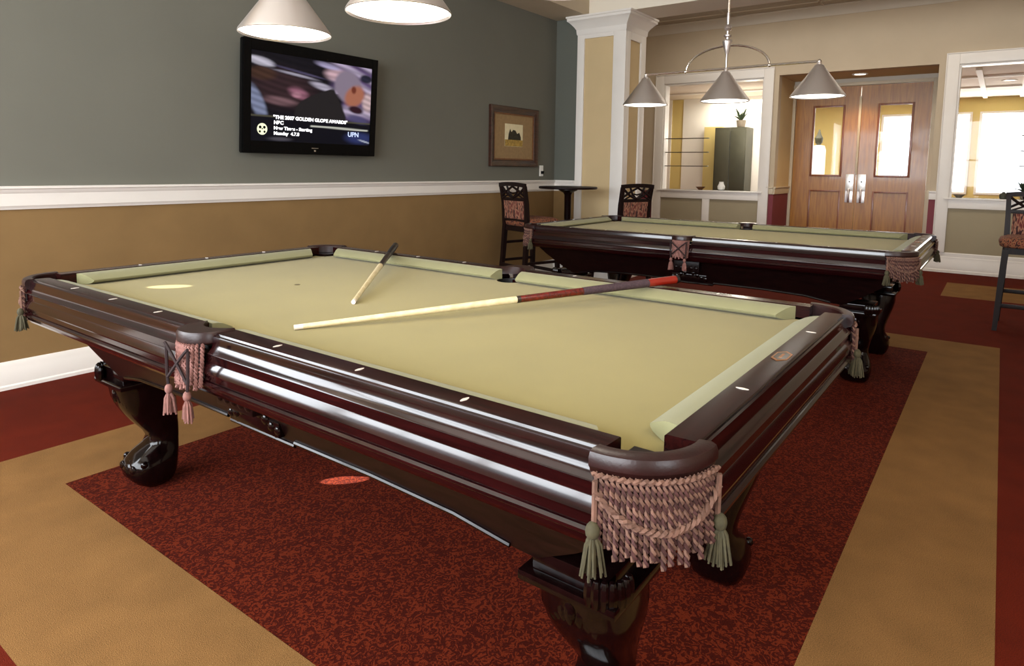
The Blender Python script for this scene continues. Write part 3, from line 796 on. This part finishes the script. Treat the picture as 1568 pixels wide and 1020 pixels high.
# ------------------------------------------------------------------ billiard lights
def billiard_light():
    Lr = empty('billiard_light', (0, 0, 0))
    zc = CEIL
    bm = nb(); tube(bm, [(0, -.60, 1.925), (0, .60, 1.925)], .0085, 10)
    for s in (-1, 1): ball(bm, (0, s*.60, 1.925), .014); ball(bm, (0, s*.29, 1.925), .014)
    fin(bm, 'crossbar', 'nickel_bright', Lr)
    bm = nb(); pts = [(0, .29*math.cos(a), 1.925+.155*math.sin(a)) for a in [PI*k/24 for k in range(25)]]
    tube(bm, pts, .008, 8); fin(bm, 'arch', 'nickel_bright', Lr)
    bm = nb(); lathe(bm, [(.006, 1.90), (.008, 2.02), (.013, 2.03), (.020, 2.055), (.030, 2.09), (.034, 2.108), (.030, 2.118), (.012, 2.122), (.012, 2.135), (.026, 2.142), (.026, 2.150), (.010, 2.158), (.010, 2.175), (.022, 2.186), (.027, 2.198), (.022, 2.210), (.010, 2.222), (.012, 2.26), (.010, 2.30)], n=20)
    fin(bm, 'hub', 'nickel', Lr)
    bm = nb(); tube(bm, [(0, 0, 2.29), (0, 0, zc-.02)], .0085, 10); fin(bm, 'rod', 'nickel_bright', Lr)
    bm = nb(); lathe(bm, [(.065, zc), (.065, zc-.012), (.045, zc-.03), (.01, zc-.035)], n=24); fin(bm, 'canopy', 'nickel', Lr)
    for y in (.60, 0, -.60):
        bm = nb()
        lathe(bm, [(.012, 1.925), (.016, 1.905), (.028, 1.90), (.036, 1.885), (.045, 1.872), (.163, 1.712), (.167, 1.702), (.165, 1.700), (.160, 1.712), (.043, 1.866), (.02, 1.872)], (0, y, 0), 40, cap=False)
        sh = fin(bm, 'lamp_shade', ['nickel'], Lr, angle=40)
        bm = nb(); lathe(bm, [(.157, 1.7125), (.041, 1.864), (.02, 1.868)], (0, y, 0), 40, cap=False); fin(bm, 'shade_lining', 'shadein', sh)
        bm = nb(); lathe(bm, [(.001, 1.714), (.12, 1.712), (.1555, 1.709), (.1555, 1.706), (.001, 1.705)], (0, y, 0), 40, cap=False); fin(bm, 'diffuser', 'diffuser', sh)
    return Lr
L1 = billiard_light(); index_kids()
L2 = copy_tree(L1); L2.location = (3.117, .02, 0)
tag(L1, 'billiard light over the nearer pool table, its shades cut off by the picture top', 'ceiling light')
tag(L2, 'brushed metal billiard light with arched bar and three cone shades above the farther table', 'ceiling light')
for X in (0, 3.117):
    for y in (.6, 0, -.6):
        l = spot('lamp_bulb', (X, y, 1.70), (X, y, 0), 5, 140, (1, .87, .66), .5, .1)

# ------------------------------------------------------------------ television
def television():
    root = empty('television', (1.588, YW, 1.30))
    tilt = R(-4.2); 
    def P(u, v, d=0):   # u right (+x), v up, d towards the room
        z = v
        return Vector((u, -(.08+d)-z*math.sin(-tilt), z*math.cos(tilt)+0))
    def slab(bm, u0, u1, v0, v1, d0, d1, mi=0, bevel=0):
        vs = [bm.verts.new(P(u, v, d)) for d in (d0, d1) for u, v in ((u0, v0), (u1, v0), (u1, v1), (u0, v1))]
        fs = [bm.faces.new([vs[i] for i in q]) for q in [(0,1,2,3),(7,6,5,4),(0,4,5,1),(1,5,6,2),(2,6,7,3),(3,7,4,0)]]
        for f in fs: f.material_index = mi
        if bevel: bmesh.ops.bevel(bm, geom=list({e for f in fs for e in f.edges}), offset=bevel, segments=2, affect='EDGES')
    W_, H_ = .583, .762
    bm = nb(); slab(bm, -W_, W_, 0, H_, -.03, .012, 0, .006)
    for a in ((-W_, -W_+.058, 0, H_), (W_-.058, W_, 0, H_), (-W_+.058, W_-.058, H_-.075, H_), (-W_+.058, W_-.058, 0, .085)): slab(bm, *a, .0121, .020, 0, .002)
    case = fin(bm, 'casing', 'tvblack', root)
    bm = nb(); slab(bm, -.1, .1, .25, .5, -.045, -.031)
    box(bm, (-.09, -.052, .27), (.09, -.001, .48)); fin(bm, 'wall_bracket', 'tvblack', root)
    # screen picture: a soft colour field on a fine grid
    u0, u1, v0, v1 = -W_+.058, W_-.058, .085, H_-.075
    nx, nz = 150, 100
    def sm(a, b, x): 
        t = max(0, min(1, (x-a)/(b-a))); return t*t*(3-2*t)
    def ell(x, y, cx, cy, rx, ry, ang=0, soft=.25):
        dx, dy = x-cx, y-cy; c, s = math.cos(ang), math.sin(ang)
        q = math.hypot((dx*c+dy*s)/rx, (-dx*s+dy*c)/ry); return 1-sm(1-soft, 1+soft, q)
    def mixc(a, b, t): return tuple(p+(q-p)*t for p, q in zip(a, b))
    def pic(x, y):      # x 0..1 left-right, y 0..1 bottom-top
        c = (.010, .008, .014)
        c = mixc(c, (.10, .045, .05), .8*sm(.55, .75, y)*0+.5*ell(x, y, .25, .62, .25, .2, -.2, .5))
        c = mixc(c, (.11, .05, .03), .8*ell(x, y, .08, .76, .10, .07, 0, .4))
        c = mixc(c, (.85, .80, .95), ell(x, y, .07, .89, .10, .045, -.25, .3))
        c = mixc(c, (.65, .60, .75), ell(x, y, .34, .79, .16, .014, -.16, .5))
        c = mixc(c, (.75, .68, .85), ell(x, y, .56, .69, .10, .035, -.3, .5))
        c = mixc(c, (.12, .10, .2), ell(x, y, .36, .83, .2, .012, -.2, .5))
        c = mixc(c, (.45, .18, .26), ell(x, y, .36, .58, .08, .055, -.6, .5))
        c = mixc(c, (.75, .35, .45), .9*ell(x, y, .345, .56, .035, .03, 0, .5))
        c = mixc(c, (.28, .15, .17), ell(x, y, .22, .47, .12, .045, -.1, .5))
        c = mixc(c, (.32, .36, .55), ell(x, y, .05, .42, .05, .20, .25, .3))
        # right hand background
        rb = sm(.58, .70, x) if y > .62 else sm(.71, .76, x)
        band = .5+.5*math.sin(y*38+x*13+1.6*math.sin(x*9+y*5))
        c = mixc(c, mixc((.16, .10, .24), (.72, .60, .82), band), rb*sm(.26, .34, y))
        c = mixc(c, (.95, .62, .70), ell(x, y, .67, .86, .09, .07, 0, .5))
        c = mixc(c, (.62, .55, .85), ell(x, y, .60, .95, .10, .03, -.2, .5))
        c = mixc(c, (.03, .03, .06), ell(x, y, .95, .86, .06, .05, -.2, .3))
        c = mixc(c, (.92, .66, .68), ell(x, y, .97, .56, .05, .12, 0, .4))
        # blur streaks
        st = .82+.18*math.sin(y*90+x*22+3*math.sin(x*6)); c = tuple(v*st for v in c)
        # coat: back and shoulders
        edge = .33+(y-.30)*.80-.10*math.sin(PI*max(0, min(1, (y-.30)/.38)))
        redge = .77-.12*max(0, y-.35)/.35
        q = sm(edge-.012, edge+.012, x)*(1-sm(redge-.01, redge+.01, x))*(1-sm(.66, .70, y))
        c = mixc(c, (.024, .020, .022), q)
        # head
        c = mixc(c, (.34, .27, .36), ell(x, y, .785, .73, .125, .20, .1, .15))
        c = mixc(c, (.55, .20, .12), ell(x, y, .845, .62, .085, .14, -.3, .25))
        c = mixc(c, (.22, .05, .03), ell(x, y, .835, .70, .022, .045, 0, .4))
        c = mixc(c, (.04, .01, .02), ell(x, y, .86, .45, .07, .045, -.3, .3))
        # lower banner
        bl = 1-sm(.28, .31, y-.05*(x-.5)*0)
        c = mixc(c, (.004, .004, .010), bl*(1-.0*x) * (1 if x < .62 else 1-.0))
        c = mixc(c, (.10, .09, .22), .8*ell(x, y, .88, .33, .10, .05, -.3, .4))
        c = mixc(c, (.05, .07, .25), .7*ell(x, y, .90, .09, .12, .07, 0, .5))
        c = mixc(c, (.55, .60, .75), ell(x, y, .95, .05, .06, .010, -.35, .4))
        c = mixc(c, (.75, .75, .66), (1-sm(.008, .014, abs(y-.205+.02*(x-.5))))*sm(.455, .47, x)*(1-sm(.97, .99, x)))
        c = mixc(c, (.12, .11, .07), .8*(1-sm(.006, .012, abs(y-.285))))
        c = mixc(c, (.12, .11, .14), .8*ell(x, y, .22, .03, .08, .02, 0, .6))
        return c
    bm = nb(); cl = bm.verts.layers.float_color.new('picture')
    V = [[bm.verts.new(P(u0+(u1-u0)*i/nx, v0+(v1-v0)*j/nz, .0135)) for i in range(nx+1)] for j in range(nz+1)]
    for j in range(nz):
        for i in range(nx): bm.faces.new((V[j][i], V[j][i+1], V[j+1][i+1], V[j+1][i]))
    for j in range(nz+1):
        for i in range(nx+1): V[j][i][cl] = pic(i/nx, j/nz)+(1,)
    m, nt, b = new_mat('screen_picture')
    at = N(nt, 'ShaderNodeVertexColor'); at.layer_name = 'picture'
    b.inputs['Base Color'].default_value = (.005, .005, .005, 1); b.inputs['Roughness'].default_value = .2; b.inputs['Specular IOR Level'].default_value = .12
    nt.links.new(at.outputs[0], b.inputs['Emission Color']); b.inputs['Emission Strength'].default_value = .7
    M['screen_picture'] = m
    # give the sheet of glass its real thickness behind the lit face
    scr = fin(bm, 'screen', 'screen_picture', root)
    tm = emis('screen_text', (250, 250, 255), 1.0); M['screen_text'] = tm
    ty = emis('screen_emblem', (215, 220, 190), .75); tb = emis('screen_blue', (60, 80, 170), .6)
    def text(s, u, v, size, mat, name='caption', sx=1, thick=.010):
        cu = bpy.data.curves.new(name, 'FONT'); cu.body = s; cu.size = size; cu.offset = thick*size; cu.extrude = .0003
        o = bpy.data.objects.new(name, cu); COL.objects.link(o)
        dg = bpy.context.evaluated_depsgraph_get(); me2 = bpy.data.meshes.new_from_object(o.evaluated_get(dg)); bpy.data.objects.remove(o)
        for vv in me2.vertices:
            vv.co = P(u+vv.co.x*sx, v+vv.co.y, .0150+vv.co.z)
        me2.materials.clear(); me2.materials.append(mat)
        o2 = bpy.data.objects.new(name, me2); COL.objects.link(o2); o2.parent = scr
        return o2
    hh = v1-v0; ww = u1-u0
    text('"THE 2007 GOLDEN GLOBE AWARDS"', u0+.165*ww, v0+.262*hh, .034, tm, sx=1.12, thick=.045)
    text('NBC', u0+.17*ww, v0+.200*hh, .034, tm, sx=1.12, thick=.045)
    text('New Times - Starting', u0+.17*ww, v0+.138*hh, .032, tm, sx=1.15, thick=.04)
    text('Monday  4.7.8', u0+.17*ww, v0+.078*hh, .032, tm, sx=1.15, thick=.04)
    text('UPN', u0+.79*ww, v0+.105*hh, .050, emis('screen_logo', (190, 205, 240), .8), name='channel_logo', sx=1.1, thick=.03)
    bm = nb()
    def disc(cu_, cv, r, d, mi, sx=1):
        vs = [bm.verts.new(P(cu_+sx*r*math.cos(2*PI*k/24), cv+r*math.sin(2*PI*k/24), d)) for k in range(24)]
        f = bm.faces.new(vs); f.material_index = mi
    cu0, cv0 = u0+.085*ww, v0+.135*hh
    disc(cu0, cv0, .040, .0145, 0); disc(cu0-.016, cv0+.012, .010, .0149, 1); disc(cu0+.016, cv0+.012, .010, .0149, 1); disc(cu0-.018, cv0-.018, .008, .0149, 1); disc(cu0+.018, cv0-.018, .008, .0149, 1); disc(cu0, cv0+.002, .005, .0149, 1)
    fin(bm, 'channel_emblem', [ty, 'tvblack'], scr, flat=True)
    bm = nb(); slab(bm, -.03, .03, .045, .049, .0201, .0206); slab(bm, -.008, .008, .022, .034, .0201, .0206); fin(bm, 'maker_mark', 'nickel', case, flat=True)
    tag(root, 'black flat television on the slate wall showing a news broadcast', 'television')
television()

# ------------------------------------------------------------------ picture and switch
def picture():
    root = empty('framed_picture', (4.21, YW, 1.55))
    w_, h_ = .425, .312
    prof = [(0, 0), (0, .03), (.008, .036), (.02, .034), (.045, .022), (.06, .018), (.066, .020), (.07, .016), (.07, 0)]
    bm = nb(); rs = []
    for t, d in prof: rs.append([(x, -d, z) for x, z in ((-w_+t, -h_+t), (w_-t, -h_+t), (w_-t, h_-t), (-w_+t, h_-t))])
    rings(bm, rs, loop=True); fin(bm, 'frame', 'frame', root, angle=20)
    bm = nb(); rs = []
    for t, d in [(.07, 0), (.07, .0155), (.085, .0135), (.085, 0)]: rs.append([(x, -d, z) for x, z in ((-w_+t, -h_+t), (w_-t, -h_+t), (w_-t, h_-t), (-w_+t, h_-t))])
    rings(bm, rs, loop=True); fin(bm, 'inner_frame', 'gold', root, angle=20)
    bm = nb(); box(bm, (-w_+.085, -.008, -h_+.085), (w_-.085, -.001, h_-.085)); fin(bm, 'mat_board', 'matboard', root)
    bm = nb()
    box(bm, (-.165, -.0095, -.10), (.155, -.0081, .135), 0)
    box(bm, (-.163, -.0105, -.098), (.153, -.0096, -.03), 2)
    pts = [(-.11, -.03), (-.10, .03), (-.075, .085), (-.05, .05), (-.02, .075), (.02, .07), (.05, .035), (.09, .05), (.12, 0), (.12, -.03)]
    prism(bm, pts, 'y', -.0105, -.0096, 1)
    fin(bm, 'print', ['cream', 'paintdark', 'paintgold'], root, flat=True)
    tag(root, 'landscape print with dark trees in a wide dark wooden frame on the slate wall', 'picture')
picture()
def switch():
    root = empty('wall_plate', (4.745, YW, 1.195))
    bm = nb(); box(bm, (-.037, -.007, -.06), (.037, 0, .06), 0, .003); fin(bm, 'plate', 'white', root)
    bm = nb(); box(bm, (-.014, -.03, -.035), (.022, -.0071, -.002), 0, .004); fin(bm, 'plug', 'tvblack', root)
    tag(root, 'small white wall plate with a dark plug just above the chair rail', 'wall plate')
switch()

# ------------------------------------------------------------------ bar stools and pub table
def stool():
    r = empty('bar_stool', (0, 0, 0))
    # faces +x ; seat 0.70 high, back to 1.07
    def q(f): return -.185-.055*max(0, (f-.66))/.41     # x of the back post at height f
    for sy in (-1, 1):
        bm = nb(); rs = []
        for z, x, y, h in ((0, .205, .205, .016), (.35, .190, .192, .020), (.64, .178, .178, .022)):
            rs.append([(x-h, sy*y-h, z), (x+h, sy*y-h, z), (x+h, sy*y+h, z), (x-h, sy*y+h, z)])
        rings(bm, rs); fin(bm, 'leg', 'chairwood', r)
        bm = nb(); rs = []
        for z, x, y, h in ((0, -.245, .19, .016), (.35, -.205, .180, .020), (.66, -.185, .175, .021), (.88, -.20, .180, .018), (1.05, -.232, .186, .016)):
            rs.append([(x-h, sy*y-h, z), (x+h, sy*y-h, z), (x+h, sy*y+h, z), (x-h, sy*y+h, z)])
        rings(bm, rs); fin(bm, 'leg', 'chairwood', r)
    bm = nb()
    for sy in (-1, 1): box(bm, (-.17, sy*.178-.011, .605), (.165, sy*.178+.011, .655))
    box(bm, (.165, -.165, .605), (.187, .165, .655)); box(bm, (-.193, -.165, .605), (-.171, .165, .655)); fin(bm, 'seat_frame', 'chairwood', r)
    for (x, z, y_) in ((.197, .20, .18), (-.222, .26, .17)):
        bm = nb(); box(bm, (x-.010, -y_, z-.016), (x+.010, y_, z+.016), 0, .004); fin(bm, 'stretcher', 'chairwood', r)
    for sy in (-1, 1):
        for z in (.30, .48):
            bm = nb(); rings(bm, [[(x, sy*yy-.008, z-.013), (x, sy*yy+.008, z-.013), (x, sy*yy+.008, z+.013), (x, sy*yy-.008, z+.013)] for x, yy in ((-.20, .184), (.182, .192))]); fin(bm, 'stretcher', 'chairwood', r)
    # cushion
    bm = nb(); rs = []
    for z, s in ((.655, .96), (.664, 1.04), (.70, 1.08), (.722, 1.03), (.738, .84), (.744, .45)):
        ring = []
        for k in range(28):
            a = 2*PI*k/28; c, s_ = math.cos(a), math.sin(a)
            ring.append((.015+.205*s*math.copysign(abs(c)**.42, c), .212*s*math.copysign(abs(s_)**.42, s_), z))
        rs.append(ring)
    rings(bm, rs); fin(bm, 'seat', 'seatfab', r, angle=60)
    # back: top rail, lattice, upholstered panel
    bm = nb(); rs = []
    for k in range(9):
        t = -1+k/4; x = -.236-.018*(1-t*t)*0-.016*(1-t*t); z = 1.058+.012*(1-t*t)
        rs.append([(x-.012, t*.205, z-.022), (x+.012, t*.205, z-.022), (x+.010, t*.205, z+.016), (x-.014, t*.205, z+.016)])
    rings(bm, rs); fin(bm, 'top_rail', 'chairwood', r)
    bm = nb()
    pts_a = [(-.226, -.172+.344*k/8, 1.035-.095*math.sin(PI*k/8)) for k in range(9)]
    tube(bm, pts_a, .012, 6)
    for sg in (-1, 1):
        tube(bm, [(-.226, sg*.172, .955), (-.228, sg*.085, 1.005), (-.236, sg*.0, 1.045)], .011, 6)
        tube(bm, [(-.232, sg*.09, 1.045), (-.228, sg*.06, .985), (-.222, 0, .93)], .011, 6)
        tube(bm, [(-.222, sg*.172, .925), (-.224, sg*.10, .955), (-.226, sg*.04, .985), (-.226, 0, .975)], .008, 6)
    fin(bm, 'lattice', 'chairwood', r)
    bm = nb(); box(bm, (-.222, -.17, .905), (-.196, .17, .935), 0, .004); fin(bm, 'back_rail', 'chairwood', r)
    bm = nb(); box(bm, (-.203, -.17, .70), (-.180, .17, .728), 0, .004); fin(bm, 'back_rail', 'chairwood', r)
    bm = nb(); rs = []
    for z, x in ((.729, -.193), (.82, -.200), (.904, -.209)):
        rs.append([(x-.018, -.15, z), (x+.02, -.15, z), (x+.026, 0, z), (x+.02, .15, z), (x-.018, .15, z), (x-.022, 0, z)])
    rings(bm, rs); fin(bm, 'backrest', 'backfab', r, angle=40)
    return r
S1 = stool(); index_kids()
def place(o, x, y, rz, label):
    o.location = (x, y, 0); o.rotation_euler = (0, 0, R(rz)); tag(o, label, 'bar stool', 'bar stools with patterned upholstery')
place(S1, 3.88, 2.18, -16, 'bar stool with red patterned seat below the framed picture, left of the small tall table')
S2 = copy_tree(S1); place(S2, 4.50, 1.50, 68, 'bar stool seen from behind in front of the white column')
S3 = copy_tree(S1); place(S3, 5.05, -1.815, 180, 'bar stool at the right edge of the picture, under the bright window')

def pub_table():
    r = empty('pub_table', (4.38, 2.06, 0))
    bm = nb(); lathe(bm, [(.27, 1.012), (.30, 1.014), (.305, 1.022), (.305, 1.032), (.30, 1.038), (.001, 1.038)], n=40, cap=True); fin(bm, 'table_top', 'chairwood', r)
    bm = nb(); lathe(bm, [(.10, 1.012), (.10, 1.0), (.05, .975), (.036, .95), (.034, .5), (.040, .2), (.05, .08)], n=24); fin(bm, 'pedestal', 'blackwood', r)
    bm = nb(); lathe(bm, [(.23, 0), (.235, .012), (.22, .022), (.10, .05), (.05, .09)], n=32); fin(bm, 'base', 'blackwood', r)
    tag(r, 'small round tall table of dark wood between the two far bar stools', 'table')
pub_table()

# ------------------------------------------------------------------ downlights
def downlight(name, x, y, z, label, energy, color=(1, .78, .52), target=None, ang=100):
    r = empty(name, (x, y, z))
    bm = nb(); lathe(bm, [(.075, 0), (.10, 0), (.10, -.006), (.09, -.012), (.074, -.008)], n=28, cap=False); fin(bm, 'trim_ring', 'white', r)
    bm = nb(); lathe(bm, [(.001, -.003), (.073, -.003), (.073, -.001), (.001, -.001)], n=28, cap=False); fin(bm, 'lens', 'led', r)
    tag(r, label, 'downlight')
    spot(name+'_beam', (x, y, z-.03), target or (x, y, 0), energy, ang, color, .8, .05)
downlight('downlight', XR-.42, .09, RZ, 'round recessed downlight in the ceiling of the doorway recess', 42, (1, .66, .34))
downlight('downlight', 10.9, -1.55, HC, 'round recessed downlight in the hall ceiling seen through the right window', 10)

# narrow spots added as beams of low sun: a small patch under the table and one on the cloth
spot('sun_patch_spot', (-2.3, 2.6, 1.2), (.08, .40, 0), 9000, 1.1, (1, .93, .82), .15, .002)
spot('sun_patch_spot', (-2.35, 2.6, 2.2), (-.33, .88, .766), 2600, 1.5, (1, .96, .86), .35, .002)

# ------------------------------------------------------------------ things in the hall, seen through the glass
def cabinet():
    r = empty('display_cabinet', (10.92, 2.50, 0))
    bm = nb(); box(bm, (-.2, -.29, 0), (.2, .29, 2.02), 0, .006); fin(bm, 'body', 'cabgreen', r)
    bm = nb(); box(bm, (-.215, -.27, .1), (-.2001, -.005, 1.96), 0, .004); box(bm, (-.215, .005, .1), (-.2001, .27, 1.96), 0, .004); fin(bm, 'door', 'cabgreen', r)
    tag(r, 'tall dark green cabinet in the hall, seen through the left window', 'cabinet')
cabinet()
def plant(name, x, y, z, s, label, cat='plant', n=16):
    r = empty(name, (x, y, z))
    bm = nb(); lathe(bm, [(.05*s, 0), (.07*s, .02*s), (.085*s, .12*s), (.09*s, .14*s), (.08*s, .14*s), (.001, .12*s)], n=16, cap=True); fin(bm, 'pot', 'pot', r)
    bm = nb()
    for k in range(n):
        a = k*2.4; t = random.uniform(.3, 1); L = s*random.uniform(.18, .34)
        d = Vector((math.cos(a)*t, math.sin(a)*t, 1.15-t*.6)).normalized(); side = d.cross(Vector((0, 0, 1))).normalized()*.028*s; up = side.cross(d).normalized()*.004
        b0 = Vector((0, 0, .12*s)); m_ = b0+d*L*.55; e = b0+d*L-Vector((0, 0, .04*s))
        rings(bm, [[b0-side*.3, b0+up, b0+side*.3, b0-up], [m_-side, m_+up, m_+side, m_-up], [e-side*.1, e+up*.3, e+side*.1, e-up*.3]])
    fin(bm, 'leaves', 'leaf', r)
    tag(r, label, cat)
plant('potted_plant', 10.98, 2.40, 2.02, 1.0, 'leafy potted plant on top of the dark green cabinet')
plant('potted_plant', XD+.075, -1.80, .93, .62, 'small potted plant on the sill of the right window, behind the bar stool', n=20)
for i, z in enumerate((1.29, 1.50, 1.71)):
    bm = nb(); box(bm, (XD+.03, 2.02, z-.006), (XD+.085, 2.70, z+.006), 0, .002)
    o = fin(bm, 'glass_shelf', 'darkrod')
    tag(o, ['lowest', 'middle', 'topmost'][i]+' of the three thin dark shelves across the left window', 'shelf', 'thin shelves in the left window')
for i, z in enumerate((1.32, 1.50, 1.68)):
    bm = nb(); box(bm, (XD+.03, -2.35, z-.005), (XD+.085, -1.72, z+.005), 0, .002)
    o = fin(bm, 'glass_shelf', 'darkrod')
    tag(o, ['lowest', 'middle', 'topmost'][i]+' of the three thin shelves at the right edge of the right window', 'shelf', 'thin shelves in the right window')
def vase(name, x, y, z, prof, mat, label, cat):
    bm = nb(); lathe(bm, prof, n=20); o = fin(bm, name, mat); o.location = (x, y, z); tag(o, label, cat)
vase('vase', XD+.06, 1.80, .93, [(.03, 0), (.05, .02), (.055, .06), (.035, .10), (.03, .12), (.036, .13)], 'white', 'small white vase on the sill of the left window', 'vase')
vase('bowl', XD+.06, 2.12, .93, [(.03, 0), (.035, .01), (.07, .045), (.072, .05), (.062, .046), (.001, .015)], 'gold', 'small brown bowl on the sill of the left window', 'bowl')
vase('dish', XD+.06, -1.16, .93, [(.03, 0), (.035, .012), (.06, .035), (.062, .04), (.05, .035), (.001, .012)], 'pot', 'small grey dish at the left end of the right window sill', 'dish')
vase('jar', XD+.06, -1.60, .93, [(.03, 0), (.04, .01), (.042, .05), (.03, .065), (.02, .07), (.012, .085)], 'cabgreen', 'small dark jar on the right window sill beside the stool back', 'jar')
def pillar():
    r = empty('white_urn_stand', (11.6, 1.17, 0))
    bm = nb(); lathe(bm, [(.16, 0), (.16, .1), (.13, .13), (.125, 1.62), (.10, 1.70), (.001, 1.72)], n=28); fin(bm, 'stand', 'white', r)
    bm = nb(); lathe(bm, [(.03, 1.72), (.06, 1.76), (.07, 1.84), (.04, 1.90), (.03, 1.93), (.012, 1.99), (.001, 2.0)], n=16); fin(bm, 'urn', 'cabgreen', r)
    tag(r, 'white round-topped stand with a dark ornament, seen through the glass of the left door', 'stand')
pillar()
